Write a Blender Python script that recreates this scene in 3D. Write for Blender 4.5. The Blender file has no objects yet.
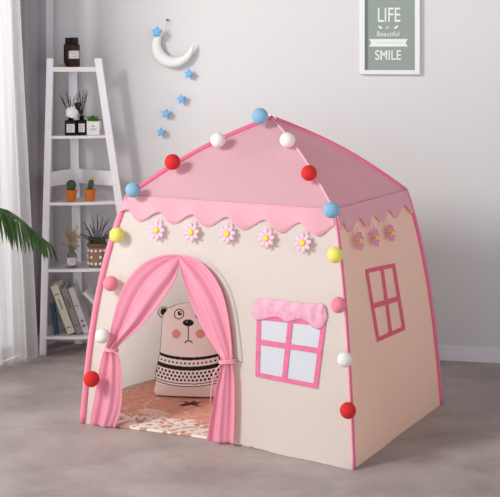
import bpy, math, random
from mathutils import Vector, Matrix, noise
random.seed(7)
C = bpy.context.scene.collection
SC = bpy.context.scene
PI = math.pi
# ------------------------------------------------------------------ camera
F, H, YH = 1200.0, 1.6, 56.0            # focal length in pixels, eye height, horizon row
cam_d = bpy.data.cameras.new('camera')
cam = bpy.data.objects.new('camera', cam_d)
C.objects.link(cam)
cam.location = (0, 0, H)
cam.rotation_euler = (PI/2, 0, 0)
cam_d.sensor_width = 36
cam_d.lens = F/500*36
cam_d.shift_y = -(248.5-YH)/500
cam_d.clip_end = 60
SC.camera = cam
# ------------------------------------------------------------------ world, lights, exposure
SC.view_settings.view_transform = 'Standard'
SC.view_settings.look = 'None'
SC.view_settings.gamma = 1
SC.view_settings.exposure = -0.17
w = bpy.data.worlds.new('world')
SC.world = w
w.use_nodes = True
_N, _L = w.node_tree.nodes, w.node_tree.links
_tc, _sx, _rp = _N.new('ShaderNodeTexCoord'), _N.new('ShaderNodeSeparateXYZ'), _N.new('ShaderNodeMapRange')
_L.new(_tc.outputs['Generated'], _sx.inputs[0])
_L.new(_sx.outputs['Z'], _rp.inputs['Value'])
_rp.inputs['From Min'].default_value = 0.0
_rp.inputs['From Max'].default_value = 0.75
_rp.inputs['To Min'].default_value = 1.80           # bright open studio around, dim overhead
_rp.inputs['To Max'].default_value = 0.05
_L.new(_rp.outputs[0], w.node_tree.nodes['Background'].inputs['Strength'])
w.node_tree.nodes['Background'].inputs[0].default_value = (0.95, 0.96, 1.0, 1)

def area(name, loc, target, size, energy, col=(1, 1, 1)):
    d = bpy.data.lights.new(name, 'AREA')
    d.shape = 'SQUARE'
    d.size = size
    d.energy = energy
    d.color = col
    o = bpy.data.objects.new(name, d)
    C.objects.link(o)
    o.location = loc
    o.rotation_euler = (Vector(target)-Vector(loc)).to_track_quat('-Z', 'Y').to_euler()
    return o
area('window_daylight', (-4.35, 2.25, 3.55), (0.0, 5.6, 0.7), 1.3, 300, (1, 0.975, 0.94))
area('side_window_daylight', (-3.6, 6.5, 1.9), (-1.3, 5.9, 1.0), 1.4, 70, (1, 0.98, 0.96))

# ------------------------------------------------------------------ helpers
def P(px, py, d):
    """point seen at photo position px, py that stands d metres away"""
    return Vector(((px-250)/F*d, d, H+(YH-py)/F*d))

def floor_pt(px, py, z=0.0):
    return P(px, py, F*(H-z)/(py-YH))

def proj(p):
    return (250+F*p.x/p.y, YH+F*(H-p.z)/p.y)

def lin(c):
    r = []
    for v in c:
        v /= 255
        r.append(v/12.92 if v <= .04045 else ((v+.055)/1.055)**2.4)
    return (r[0], r[1], r[2], 1)

def mat(name, rgb, rough=.6, trans=0.0, bump=0.0, bscale=60, var=0.0, vscale=6, attr=None, metal=0, sheen=0, coat=0, tcol=None):
    m = bpy.data.materials.new(name)
    m.use_nodes = True
    nt = m.node_tree
    N, L = nt.nodes, nt.links
    b = N['Principled BSDF']
    out = N['Material Output']
    b.inputs['Roughness'].default_value = rough
    b.inputs['Metallic'].default_value = metal
    b.inputs['Coat Weight'].default_value = coat
    if sheen:
        b.inputs['Sheen Weight'].default_value = sheen
    tc = N.new('ShaderNodeTexCoord')
    col = None
    if attr:
        a = N.new('ShaderNodeAttribute')
        a.attribute_name = attr
        col = a.outputs['Color']
    elif var:
        n = N.new('ShaderNodeTexNoise')
        n.inputs['Scale'].default_value = vscale
        n.inputs['Detail'].default_value = 5
        L.new(tc.outputs['Object'], n.inputs['Vector'])
        r = N.new('ShaderNodeValToRGB')
        c = lin(rgb)
        r.color_ramp.elements[0].position = .3
        r.color_ramp.elements[1].position = .7
        r.color_ramp.elements[0].color = tuple(x*(1-var) for x in c[:3])+(1,)
        r.color_ramp.elements[1].color = tuple(min(1, x*(1+var)) for x in c[:3])+(1,)
        L.new(n.outputs['Fac'], r.inputs['Fac'])
        col = r.outputs['Color']
    if col:
        L.new(col, b.inputs['Base Color'])
    else:
        b.inputs['Base Color'].default_value = lin(rgb)
    if bump:
        n2 = N.new('ShaderNodeTexNoise')
        n2.inputs['Scale'].default_value = bscale
        n2.inputs['Detail'].default_value = 3
        L.new(tc.outputs['Object'], n2.inputs['Vector'])
        bp = N.new('ShaderNodeBump')
        bp.inputs['Strength'].default_value = bump
        bp.inputs['Distance'].default_value = .01
        L.new(n2.outputs['Fac'], bp.inputs['Height'])
        L.new(bp.outputs['Normal'], b.inputs['Normal'])
    if trans:
        t = N.new('ShaderNodeBsdfTranslucent')
        if tcol:
            t.inputs['Color'].default_value = lin(tcol)
        elif col:
            L.new(col, t.inputs['Color'])
        else:
            t.inputs['Color'].default_value = lin(rgb)
        mx = N.new('ShaderNodeMixShader')
        mx.inputs[0].default_value = trans
        L.new(b.outputs[0], mx.inputs[1])
        L.new(t.outputs[0], mx.inputs[2])
        L.new(mx.outputs[0], out.inputs['Surface'])
    return m

class MB:
    """collects world-space geometry for ONE mesh object"""
    def __init__(s):
        s.v, s.f, s.c = [], [], []
    def add(s, verts, faces):
        k = len(s.v)
        s.v += [Vector(p) for p in verts]
        s.f += [tuple(i+k for i in f) for f in faces]
    def grid(s, fn, nu, nv, wrap=False):
        """fn(a,b) with a,b in 0..1"""
        k = len(s.v)
        cols = nu if wrap else nu+1
        for j in range(nv+1):
            for i in range(cols):
                s.v.append(Vector(fn(i/nu, j/nv)))
        for j in range(nv):
            for i in range(nu):
                a = k+j*cols+i
                b = k+j*cols+(i+1) % cols
                s.f.append((a, b, b+cols, a+cols))
    def box(s, c, size, rot=None):
        c = Vector(c)
        x, y, z = [q/2 for q in size]
        vs = [Vector(p) for p in ((-x,-y,-z),(x,-y,-z),(x,y,-z),(-x,y,-z),(-x,-y,z),(x,-y,z),(x,y,z),(-x,y,z))]
        if rot is not None:
            vs = [rot @ p for p in vs]
        s.add([c+p for p in vs], [(0,3,2,1),(4,5,6,7),(0,1,5,4),(1,2,6,5),(2,3,7,6),(3,0,4,7)])
    def hexa(s, a, b):
        """two quads a (4 pts) and b (4 pts) joined"""
        s.add(list(a)+list(b), [(0,3,2,1),(4,5,6,7),(0,1,5,4),(1,2,6,5),(2,3,7,6),(3,0,4,7)])
    def tube(s, pts, rad, n=8, cap=True):
        pts = [Vector(p) for p in pts]
        k = len(s.v)
        m = len(pts)
        up = Vector((.31, .17, .93))
        for i, p in enumerate(pts):
            t = (pts[min(i+1, m-1)]-pts[max(i-1, 0)]).normalized()
            x = t.cross(up)
            if x.length < 1e-3:
                x = t.cross(Vector((1, 0, 0)))
            x.normalize()
            y = x.cross(t)
            r = rad(i/(m-1)) if callable(rad) else rad
            for j in range(n):
                a = 2*PI*j/n
                s.v.append(p+r*(x*math.cos(a)+y*math.sin(a)))
        for i in range(m-1):
            for j in range(n):
                a = k+i*n+j
                b = k+i*n+(j+1) % n
                s.f.append((a, b, b+n, a+n))
        if cap:
            s.f.append(tuple(k+j for j in reversed(range(n))))
            s.f.append(tuple(k+(m-1)*n+j for j in range(n)))
    def lathe(s, c, prof, n=24, rot=None):
        """prof: list of (r, z)"""
        k = len(s.v)
        c = Vector(c)
        for r, z in prof:
            for j in range(n):
                a = 2*PI*j/n
                p = Vector((r*math.cos(a), r*math.sin(a), z))
                s.v.append(c+(rot @ p if rot is not None else p))
        for i in range(len(prof)-1):
            for j in range(n):
                a = k+i*n+j
                b = k+i*n+(j+1) % n
                s.f.append((a, b, b+n, a+n))
        s.f.append(tuple(k+j for j in reversed(range(n))))
        s.f.append(tuple(k+(len(prof)-1)*n+j for j in range(n)))
    def ball(s, c, r, n=16, sq=(1, 1, 1), rot=None):
        m = n//2
        prof = [(max(1e-4, math.sin(PI*i/m))*r, -math.cos(PI*i/m)*r) for i in range(m+1)]
        M = Matrix.Diagonal(Vector(sq))
        if rot is not None:
            M = rot @ M
        s.lathe(c, prof, n, M)
    def prism(s, pts, off):
        """closed outline pts extruded by vector off"""
        n = len(pts)
        off = Vector(off)
        s.add([Vector(p) for p in pts]+[Vector(p)+off for p in pts],
              [tuple(reversed(range(n))), tuple(range(n, 2*n))]+[(i, (i+1) % n, n+(i+1) % n, n+i) for i in range(n)])
    def build(s, name, m, parent=None, smooth=False, bevel=0, solid=0, origin=None, subsurf=0, merge=False):
        o0 = Vector((0, 0, 0))
        q = parent
        while q is not None:
            o0 += q.location
            q = q.parent
        if origin is None:
            loc = Vector((0, 0, 0)) if parent is not None else Vector((0, 0, 0))
        else:
            loc = Vector(origin)
        me = bpy.data.meshes.new(name)
        me.from_pydata([tuple(p-o0-loc) for p in s.v], [], s.f)
        if s.c:
            at = me.color_attributes.new('col', 'FLOAT_COLOR', 'POINT')
            for i, c in enumerate(s.c):
                at.data[i].color = c
        if merge:
            import bmesh
            bm = bmesh.new()
            bm.from_mesh(me)
            bmesh.ops.remove_doubles(bm, verts=bm.verts, dist=1e-5)
            bm.to_mesh(me)
            bm.free()
        import bmesh
        bm = bmesh.new()
        bm.from_mesh(me)
        bmesh.ops.recalc_face_normals(bm, faces=bm.faces)
        bm.to_mesh(me)
        bm.free()
        if smooth:
            for p in me.polygons:
                p.use_smooth = True
        me.materials.append(m)
        o = bpy.data.objects.new(name, me)
        C.objects.link(o)
        o.parent = parent
        o.location = loc
        if bevel:
            b = o.modifiers.new('bevel', 'BEVEL')
            b.width = bevel
            b.segments = 2
            b.limit_method = 'ANGLE'
        if solid:
            b = o.modifiers.new('solidify', 'SOLIDIFY')
            b.thickness = solid
            b.offset = 0
        if subsurf:
            b = o.modifiers.new('subsurf', 'SUBSURF')
            b.levels = b.render_levels = subsurf
        return o

def tag(o, label, cat, group=None):
    o['label'] = label
    o['category'] = cat
    if group:
        o['group'] = group
    return o

def thing(name, loc, label, cat, group=None):
    o = bpy.data.objects.new(name, None)
    C.objects.link(o)
    o.location = loc
    o.empty_display_size = .05
    return tag(o, label, cat, group)

def copy_tree(o, parent=None):
    kids = list(o.children)
    c = o.copy()
    C.objects.link(c)
    c.parent = parent
    for k in kids:
        copy_tree(k, c)
    return c

def struct(o):
    o['kind'] = 'structure'
    return o

def text_mesh(body, size, m, name, parent, loc, rot, xscale=1.0, bold=0.0):
    cu = bpy.data.curves.new('t', 'FONT')
    cu.body = body
    cu.size = size
    cu.align_x = 'CENTER'
    cu.align_y = 'CENTER'
    cu.extrude = .0004
    cu.offset = bold
    to = bpy.data.objects.new('t', cu)
    C.objects.link(to)
    dg = bpy.context.evaluated_depsgraph_get()
    me = bpy.data.meshes.new_from_object(to.evaluated_get(dg))
    bpy.data.objects.remove(to)
    for v in me.vertices:
        v.co.x *= xscale
    me.materials.clear()
    me.materials.append(m)
    o = bpy.data.objects.new(name, me)
    C.objects.link(o)
    o.parent = parent
    o.location = loc
    o.rotation_euler = rot
    return o

def spline(pts, t):
    """Catmull-Rom through a list of tuples, t in 0..1"""
    n = len(pts)-1
    x = min(max(t, 0), 1)*n
    i = min(int(x), n-1)
    f = x-i
    p0, p1, p2, p3 = pts[max(i-1, 0)], pts[i], pts[i+1], pts[min(i+2, n)]
    return tuple(.5*((2*b)+(-a+c)*f+(2*a-5*b+4*c-d)*f*f+(-a+3*b-3*c+d)*f**3) for a, b, c, d in zip(p0, p1, p2, p3))

def lerp(a, b, t):
    return a+(b-a)*t

def interp(tab, x):
    """tab sorted [(x, y)]"""
    if x <= tab[0][0]:
        return tab[0][1]
    for (x0, y0), (x1, y1) in zip(tab, tab[1:]):
        if x <= x1:
            return y0+(y1-y0)*(x-x0)/(x1-x0+1e-12)
    return tab[-1][1]

# ------------------------------------------------------------------ materials
M = {}
M['wall'] = mat('wall_paint', (212, 210, 210), .85, bump=.06, bscale=90)
M['wall_left'] = mat('left_wall_paint', (205, 200, 205), .85, bump=.06, bscale=90)
M['trim'] = mat('white_trim', (226, 226, 232), .5)
M['white'] = mat('white_lacquer', (236, 234, 238), .4)
M['cream'] = mat('cream_canvas', (239, 234, 227), .85, trans=.40, bump=.12, bscale=25)
M['cream_bright'] = mat('brightened_cream_canvas', (250, 244, 237), .85, trans=.6, bump=.12, bscale=25)  # left and rear walls: cream lightened in colour to brighten the interior
M['cream_glow'] = mat('warm_glow_cream_canvas', (248, 219, 200), .85, trans=.42, bump=.12, bscale=25)  # right wall: light glowing through the cloth put into a warmer cream
M['pink'] = mat('roof_pink_canvas', (242, 203, 214), .8, trans=.45, tcol=(246, 172, 186), bump=.1, bscale=25)
M['pinklight'] = mat('valance_pink_canvas', (242, 186, 198), .8, trans=.25, tcol=(240, 150, 168), bump=.1, bscale=30)
M['pinktrim'] = mat('deep_pink_tape', (230, 112, 145), .7)
M['pinkpale'] = mat('pale_pink_tape', (243, 172, 188), .7)
M['pinkmid'] = mat('mid_pink_tape', (238, 142, 166), .7)
M['pinkbar'] = mat('window_pink_tape', (224, 112, 150), .75, var=.12, vscale=40)
M['curtain'] = mat('satin_pink_curtain', (249, 172, 195), .42, trans=.3, sheen=.2)
M['awning'] = mat('speckled_pink_cloth', (242, 178, 200), .75, trans=.1, var=.14, vscale=45, bump=.2, bscale=50)
M['pane'] = mat('cool_white_mesh', (206, 208, 215), .8)
M['attr'] = mat('printed_cloth', (255, 255, 255), .85, attr='col', bump=.1, bscale=60)
M['mat'] = mat('printed_mat', (255, 255, 255), .9, attr='col', bump=.5, bscale=70)

def noise_floor():
    m = bpy.data.materials.new('grey_concrete_floor')
    m.use_nodes = True
    N, L = m.node_tree.nodes, m.node_tree.links
    b = N['Principled BSDF']
    tc = N.new('ShaderNodeTexCoord')
    mp = N.new('ShaderNodeMapping')
    mp.inputs['Scale'].default_value = (1.0, 1.25, 1)
    L.new(tc.outputs['Object'], mp.inputs[0])
    n1 = N.new('ShaderNodeTexNoise')
    n1.inputs['Scale'].default_value = 3.4
    n1.inputs['Detail'].default_value = 8
    n1.inputs['Roughness'].default_value = .62
    n1.inputs['Distortion'].default_value = .25
    L.new(mp.outputs[0], n1.inputs['Vector'])
    r = N.new('ShaderNodeValToRGB')
    r.color_ramp.elements[0].position = .28
    r.color_ramp.elements[1].position = .74
    r.color_ramp.elements[0].color = lin((156, 143, 139))
    r.color_ramp.elements[1].color = lin((194, 183, 179))
    L.new(n1.outputs['Fac'], r.inputs['Fac'])
    L.new(r.outputs['Color'], b.inputs['Base Color'])
    b.inputs['Roughness'].default_value = .55
    bp = N.new('ShaderNodeBump')
    bp.inputs['Strength'].default_value = .08
    bp.inputs['Distance'].default_value = .01
    L.new(n1.outputs['Fac'], bp.inputs['Height'])
    L.new(bp.outputs['Normal'], b.inputs['Normal'])
    return m
M['floor'] = noise_floor()

# ------------------------------------------------------------------ setting
WS = -0.2                                    # slope of the back wall in plan
def wall_y(x):
    return 6.32+WS*(x-1.0)
NB = Vector((-WS, 1, 0)).normalized()        # into the wall
TB = Vector((1, WS, 0)).normalized()         # along the wall, to the right
corner = Vector((-1.084, wall_y(-1.084), 0))
LW = Vector((-.44, -1, 0)).normalized()      # along the left wall, towards the viewer
NL = Vector((-1, .44, 0)).normalized()       # into the left wall

def wall_hit(px, py):
    """point of the back wall at a photo position"""
    k = (px-250)/F
    d = (6.32-WS)/(1-WS*k)
    return P(px, py, d)

b = MB()
pts = [(-2.6, -1.2), (3.6, -1.2), (3.6, wall_y(3.6)), (corner.x, corner.y), tuple((corner+LW*2.0)[:2]), (-2.6, 4.6)]
b.prism([(x, y, -.06) for x, y in pts], (0, 0, .06))
struct(b.build('floor', M['floor']))
b = MB()
A, B = corner-TB*.15, Vector((3.6, wall_y(3.6), 0))
b.prism([A, B, B+NB*.12, A+NB*.12], (0, 0, 2.7))
struct(b.build('wall_back', M['wall']))
b = MB()
A, B = corner+LW*.035, corner+LW*.34
b.prism([A, A+NL*.12, B+NL*.12, B], (0, 0, 2.7))
struct(b.build('wall_left', M['wall_left']))
win = thing('window_1', corner+LW*.95, '', '')
del win['label'], win['category']
struct(win)
def lwbox(b_, t0, t1, o0, o1, z0, z1):
    A_, B_ = corner+LW*t0, corner+LW*t1
    b_.prism([A_+NL*o0+Vector((0, 0, z0)), B_+NL*o0+Vector((0, 0, z0)), B_+NL*o1+Vector((0, 0, z0)), A_+NL*o1+Vector((0, 0, z0))], (0, 0, z1-z0))
for nm, q in (('frame', (.34, .40, 0, 2.7)), ('frame', (.93, .97, .06, 2.62)), ('frame', (1.50, 1.56, 0, 2.7)), ('sill', (.40, 1.50, 0, .06)), ('frame', (.40, 1.50, 2.62, 2.7))):
    b = MB()
    lwbox(b, q[0], q[1], .02, .10, q[2], q[3])
    struct(b.build('window_frame' if nm == 'frame' else 'window_sill', M['trim'], win))
M['pane_glass'] = bpy.data.materials.new('window_glass')
M['pane_glass'].use_nodes = True
_n = M['pane_glass'].node_tree
_t, _g, _m = _n.nodes.new('ShaderNodeBsdfTransparent'), _n.nodes.new('ShaderNodeBsdfGlossy'), _n.nodes.new('ShaderNodeMixShader')
_g.inputs['Roughness'].default_value = .03
_m.inputs[0].default_value = .06
_n.links.new(_t.outputs[0], _m.inputs[1])
_n.links.new(_g.outputs[0], _m.inputs[2])
_n.links.new(_m.outputs[0], _n.nodes['Material Output'].inputs['Surface'])
for q in ((.40, .93), (.97, 1.50)):
    b = MB()
    lwbox(b, q[0], q[1], .057, .063, .06, 2.62)
    struct(b.build('glass', M['pane_glass'], win))
b = MB()                                     # skirting board with a stepped cap
A, B = corner+TB*.0, Vector((3.6, wall_y(3.6), 0))
for z0, z1, t in ((0, .062, .014), (.062, .080, .009)):
    b.prism([A-NB*t+Vector((0, 0, z0)), B-NB*t+Vector((0, 0, z0)), B+Vector((0, 0, z0)), A+Vector((0, 0, z0))], (0, 0, z1-z0))
struct(b.build('baseboard_back', M['trim'], bevel=.002))
b = MB()
A, B = corner, corner+LW*.34
b.prism([A-NL*.013, A, B, B-NL*.013], (0, 0, .078))
struct(b.build('baseboard_left', M['trim'], bevel=.002))

# ------------------------------------------------------------------ curtains
M['sheer'] = mat('white_sheer', (222, 220, 219), .8, trans=.5)
_nt = M['sheer'].node_tree                     # an open weave lets some light straight through
_o = _nt.nodes['Material Output']
_src = _o.inputs['Surface'].links[0].from_socket
_tr, _mx = _nt.nodes.new('ShaderNodeBsdfTransparent'), _nt.nodes.new('ShaderNodeMixShader')
_mx.inputs[0].default_value = .16
_nt.links.new(_src, _mx.inputs[1])
_nt.links.new(_tr.outputs[0], _mx.inputs[2])
_nt.links.new(_mx.outputs[0], _o.inputs['Surface'])
M['drape'] = mat('grey_drape', (148, 142, 147), .9, bump=.15, bscale=80)
def hang(name, m, path_bot, path_top, z0, z1, folds, amp, nrm, label, cat, phase=0.0):
    t = thing(name, Vector(path_bot[len(path_bot)//2]+(0,)), label, cat)
    nrm = Vector(nrm).normalized()
    def f(a, v):
        p = Vector(spline(path_bot, a)+(0,)).lerp(Vector(spline(path_top, a)+(0,)), v)
        ph = 2*PI*folds*a+phase+.5*math.sin(5*a+v*1.2)
        k = amp*(.75+.35*math.sin(3.1*folds*a))*(1-.25*v)
        p = p+nrm*(k*(math.sin(ph)+.28*math.sin(2*ph+.8)))
        p.z = lerp(z0, z1, v)+(.006*math.sin(ph+1) if v < .02 else 0)
        return p
    b = MB()
    b.grid(f, 150, 30)
    b.build('panel', m, t, smooth=True)
    b = MB()
    top = [Vector(spline(path_top, a/20)+(z1+.004,)) for a in range(21)]
    b.tube(top, .012, 8)
    b.build('curtain_rod', M['white'], t, smooth=True)
    return t
hang('sheer_curtain', M['sheer'],
     [(-1.125, 6.345), (-1.215, 6.25), (-1.29, 6.13), (-1.39, 5.90), (-1.53, 5.58)],
     [(-1.245, 6.28), (-1.31, 6.17), (-1.36, 6.04), (-1.42, 5.86), (-1.53, 5.58)],
     .012, 2.55, 6.5, .021, (.75, -.66, 0), 'white sheer floor-length curtain at the left edge in front of the grey drape', 'curtain')
hang('grey_drape', M['drape'],
     [(-1.125, 6.59), (-1.162, 6.50), (-1.198, 6.43), (-1.222, 6.37)],
     [(-1.125, 6.59), (-1.162, 6.50), (-1.198, 6.43), (-1.222, 6.37)],
     .012, 2.5, 3.5, .012, (.92, -.39, 0), 'dark grey drape hanging behind the white sheer curtain beside the corner', 'drape')

# ------------------------------------------------------------------ the play tent
TC = Vector((.088, 5.399, 0))
YAW = -.5034
cu_, su_ = math.cos(YAW), math.sin(YAW)
def tloc(u, v, z):
    return Vector((TC.x+cu_*u-su_*v, TC.y+su_*u+cu_*v, z))
base = {'FL': floor_pt(82.5, 423), 'FR': floor_pt(353, 470), 'BR': floor_pt(441, 404)}
base['BL'] = base['FL']+base['BR']-base['FR']
EW, ED, EZ = .4965, .3885, .987
eave = {'FL': tloc(-EW, -ED, EZ), 'FR': tloc(EW, -ED, EZ), 'BR': tloc(EW, ED, EZ), 'BL': tloc(-EW, ED, EZ)}
APEX = tloc(.012, 0, 1.322)
bowk = {'FL': .046, 'FR': .030, 'BR': .032, 'BL': .035}
def pole(k, s):
    p = base[k].lerp(eave[k], s)
    out = p-TC
    out.z = 0
    out.normalize()
    return p+out*bowk[k]*math.sin(PI*max(0, 1-s)**.8)
def ridge(k, t):
    p = eave[k].lerp(APEX, t)
    out = p-TC
    out.z = 0
    if out.length > 1e-5:
        out.normalize()
    return p+(out*.5+Vector((0, 0, 1)))*.024*math.sin(PI*t)
FACES = {'front': ('FL', 'FR'), 'right': ('FR', 'BR'), 'back': ('BR', 'BL'), 'left': ('BL', 'FL')}
def wp(face, u, s):
    a, b_ = FACES[face]
    p = pole(a, s).lerp(pole(b_, s), u)
    n = (p-TC)
    e = pole(b_, s)-pole(a, s)
    n = Vector((e.y, -e.x, 0)).normalized()
    if n.dot(p-TC) < 0:
        n = -n
    k = math.sin(PI*max(0, min(1, u)))
    if face == 'front':
        p = p-n*.045*k*k*(1-s)**2
        p.z += max(0, 1-s)**10*k*(.007+.004*math.sin(23*u))
    elif face == 'left':
        p = p+n*.16*k*(1-s)**2
    # gentle slack in the cloth
    p = p-n*.008*k*math.sin(PI*s)+n*.0035*k*math.sin(9*u+5*s)*math.sin(7*s+2*u)
    return p
def wn(face, u, s):
    e = .004
    n = (wp(face, u+e, s)-wp(face, u-e, s)).cross(wp(face, u, s+e)-wp(face, u, s-e)).normalized()
    if n.dot(wp(face, u, s)-TC) < 0:
        n = -n
    return n
def uv(face, px, py):
    """where on a tent wall a photo position falls"""
    u, s = .5, .5
    for _ in range(25):
        x, y = proj(wp(face, u, s))
        e = 1e-3
        xu, yu = proj(wp(face, u+e, s))
        xs, ys = proj(wp(face, u, s+e))
        a, b_, c, d = (xu-x)/e, (xs-x)/e, (yu-y)/e, (ys-y)/e
        det = a*d-b_*c
        rx, ry = px-x, py-y
        u += max(-.3, min(.3, (d*rx-b_*ry)/det))
        s += max(-.3, min(.3, (a*ry-c*rx)/det))
    return u, s
def on(face, px, py, off=0.0):
    u, s = uv(face, px, py)
    return wp(face, u, s)+wn(face, u, s)*off

tent = thing('play_tent', TC, 'pink and cream fabric play house tent with a pyramid roof and open curtained door', 'tent')

# front wall with the arched doorway
holeL = [(180, 259), (165, 259.5), (150, 266), (138, 278), (127, 295), (121, 318), (116, 340), (112, 355), (107, 380), (102, 405), (99, 426)]
holeR = [(180, 259), (192, 261), (203, 267), (213, 278), (222, 294), (228, 316), (231, 340), (233, 360), (234, 385), (234, 415), (233, 446)]
tabL = sorted([(max(0, uv('front', *p)[1]), uv('front', *p)[0]) for p in holeL])
tabR = sorted([(max(0, uv('front', *p)[1]), uv('front', *p)[0]) for p in holeR])
ua, sa = uv('front', 180, 259)
rows = sorted([i/46*.999 for i in range(47)]+[sa-.001*k for k in (0, 1, 3, 6, 10, 15, 21, 28)])
def uL(s):
    return ua if s >= sa else interp(tabL, s)
def uR(s):
    return ua if s >= sa else interp(tabR, s)
fw = MB()
n = len(rows)-1
fw.grid(lambda a, v: wp('front', a*uL(rows[round(v*n)]), rows[round(v*n)]), 14, n)
fw.grid(lambda a, v: wp('front', lerp(uR(rows[round(v*n)]), 1, a), rows[round(v*n)]), 22, n)
front = fw.build('front_wall', M['cream'], tent, smooth=True, merge=True)
for face in ('right', 'back', 'left'):
    b = MB()
    b.grid(lambda a, v: wp(face, a, v*.999), 24, 30)
    o = b.build('side_wall' if face != 'back' else 'rear_wall', M['cream_glow'] if face == 'right' else M['cream_bright'], tent, smooth=True)
    if face == 'right':
        o['label'] = 'right side wall with warm glow put into its colour and a pink window outline'
        side = o
# roof: four panels
for face in FACES:
    a_, b_ = FACES[face]
    b = MB()
    def rf(a, v):
        p = ridge(a_, v).lerp(ridge(b_, v), a)
        return p-Vector((0, 0, .006))*math.sin(PI*a)*math.sin(PI*v)
    b.grid(rf, 24, 20)
    b.build('roof_panel', M['pink'], tent, smooth=True, merge=True)
# scalloped valances below the eaves
def valance(face, phase_pts, low, high):
    """phase_pts: u of the flower notches"""
    us = sorted(phase_pts)
    def hem(u):
        # lobes hang lowest between the notches, with a soft skew
        ext = [us[0]-(us[1]-us[0])]+us+[us[-1]+(us[-1]-us[-2])]
        ext = [ext[0]-(us[1]-us[0])]+ext+[ext[-1]+(us[-1]-us[-2])]
        for x0, x1 in zip(ext, ext[1:]):
            if x0 <= u <= x1:
                f = (u-x0)/(x1-x0)
                f = f**.8
                return high+(low-high)*(.5-.5*math.cos(2*PI*f))
        return high
    b = MB()
    def f(a, v):
        d = hem(a)*v
        s = 1-d/EZ
        wob = .006*v*math.sin(2*PI*(a*len(us)*1.13+.2))+.004*v
        k = FACES[face]
        p = wp(face, a, s)+wn(face, a, s)*(.007+wob)
        return p
    b.grid(f, 110, 8)
    o = b.build('valance', M['pinklight'], tent, smooth=True, solid=.003)
    # stitched seam along the eave
    b = MB()
    b.tube([wp(face, i/30, .995)+wn(face, i/30, .99)*.009 for i in range(31)], .0022, 6)
    b.build('seam', M['pinkpale'], o, smooth=True)
    # deeper pink binding along the scalloped hem
    b = MB()
    b.tube([f(i/160, 1.0) for i in range(161)], .0022, 6)
    b.build('hem_binding', M['pinkpale'], o, smooth=True)
    return hem
FLOW_F = [(157, 231), (191.5, 232.5), (227.5, 234), (266.5, 238.5), (303, 243)]
FLOW_R = [(360, 241), (376, 237.5), (391.5, 233)]
hemF = valance('front', [uv('front', *p)[0] for p in FLOW_F], .108, .062)
uR3 = [uv('right', *p)[0] for p in FLOW_R]
hemR = valance('right', uR3, .105, .060)
valance('back', [.1, .3, .5, .7, .9], .105, .06)
valance('left', [.15, .38, .62, .85], .105, .06)
# sleeves over the poles
for k, r in (('FL', .0135), ('FR', .0055), ('BR', .0125), ('BL', .011)):
    b = MB()
    b.tube([pole(k, i/24) for i in range(25)], r, 10)
    b.build('corner_sleeve', M['pinkpale'] if k == 'FR' else (M['pinktrim'] if k != 'FL' else M['pinkmid']), tent, smooth=True)
    b = MB()
    b.tube([ridge(k, i/24) for i in range(25)], r*.92, 10)
    b.build('ridge_sleeve', M['pinkpale'] if k == 'FR' else M['pinktrim'], tent, smooth=True)
b = MB()
pa = pole('FR', 1)
b.tube([pole('FR', i/24)+Vector((.009, .002, 0)) for i in range(25)], .0035, 8)
b.build('corner_piping', M['pinktrim'], tent, smooth=True)
b = MB()
b.tube([pole('FL', i/24)+Vector((.009, -.011, 0)) for i in range(25)], .0028, 8)
b.build('corner_piping', M['pinktrim'], tent, smooth=True)
b = MB()
b.tube([APEX+Vector((-.012, 0, -.005)), APEX+Vector((-.004, 0, .022))], .0055, 10)
b.tube([APEX+Vector((.016, -.004, -.008)), APEX+Vector((.011, -.004, .017))], .0055, 10)
b.build('pole_tip', mat('white_plastic', (235, 232, 230), .4), tent, smooth=True)

# windows drawn on the cloth with tape
def strip(b, face, p0, p1, wpx, off, th, vertical):
    """tape of width wpx photo pixels between two places on the wall"""
    n = 14
    rows_ = []
    for i in range(n+1):
        x, y = lerp(p0[0], p1[0], i/n), lerp(p0[1], p1[1], i/n)
        dx, dy = (wpx/2, 0) if vertical else (0, wpx/2)
        ua_, sa_ = uv(face, x-dx, y-dy)
        ub_, sb_ = uv(face, x+dx, y+dy)
        na = wn(face, ua_, sa_)
        A_, B_ = wp(face, ua_, sa_), wp(face, ub_, sb_)
        rows_.append((A_+na*off, B_+na*off, B_+na*(off+th), A_+na*(off+th)))
    k = len(b.v)
    for r in rows_:
        b.v += list(r)
    for i in range(n):
        for j in range(4):
            a = k+i*4+j
            c = k+i*4+(j+1) % 4
            b.f.append((a, c, c+4, a+4))
    b.f.append((k+3, k+2, k+1, k))
    b.f.append((k+4*n, k+4*n+1, k+4*n+2, k+4*n+3))
def quadpatch(b, face, q, off, n=10):
    def f(a, v):
        x = lerp(lerp(q[0][0], q[1][0], a), lerp(q[3][0], q[2][0], a), v)
        y = lerp(lerp(q[0][1], q[1][1], a), lerp(q[3][1], q[2][1], a), v)
        return on(face, x, y, off)
    b.grid(f, n, n)
# front window
TLw, TRw, BRw, BLw = (259.5, 315), (324, 322), (316, 385.5), (258, 374)
b = MB()
strip(b, 'front', TLw, BLw, 4.4, .003, .002, True)
strip(b, 'front', TRw, BRw, 4.8, .003, .002, True)
strip(b, 'front', (256, 374), (318, 386.3), 4.6, .0035, .002, False)
strip(b, 'front', (257, 317), (326, 324), 4.6, .0035, .002, False)
strip(b, 'front', (291.2, 318), (285, 378), 5.0, .004, .002, True)
strip(b, 'front', (257.5, 341.5), (322, 351), 5.2, .0045, .002, False)
w1 = b.build('window_frame', M['pinkbar'], front, smooth=False)
w1['label'] = 'pink tape window outline under the scalloped awning'
b = MB()
quadpatch(b, 'front', (TLw, TRw, BRw, BLw), .0026)
b.build('window_pane', M['pane'], front, smooth=True)
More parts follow.
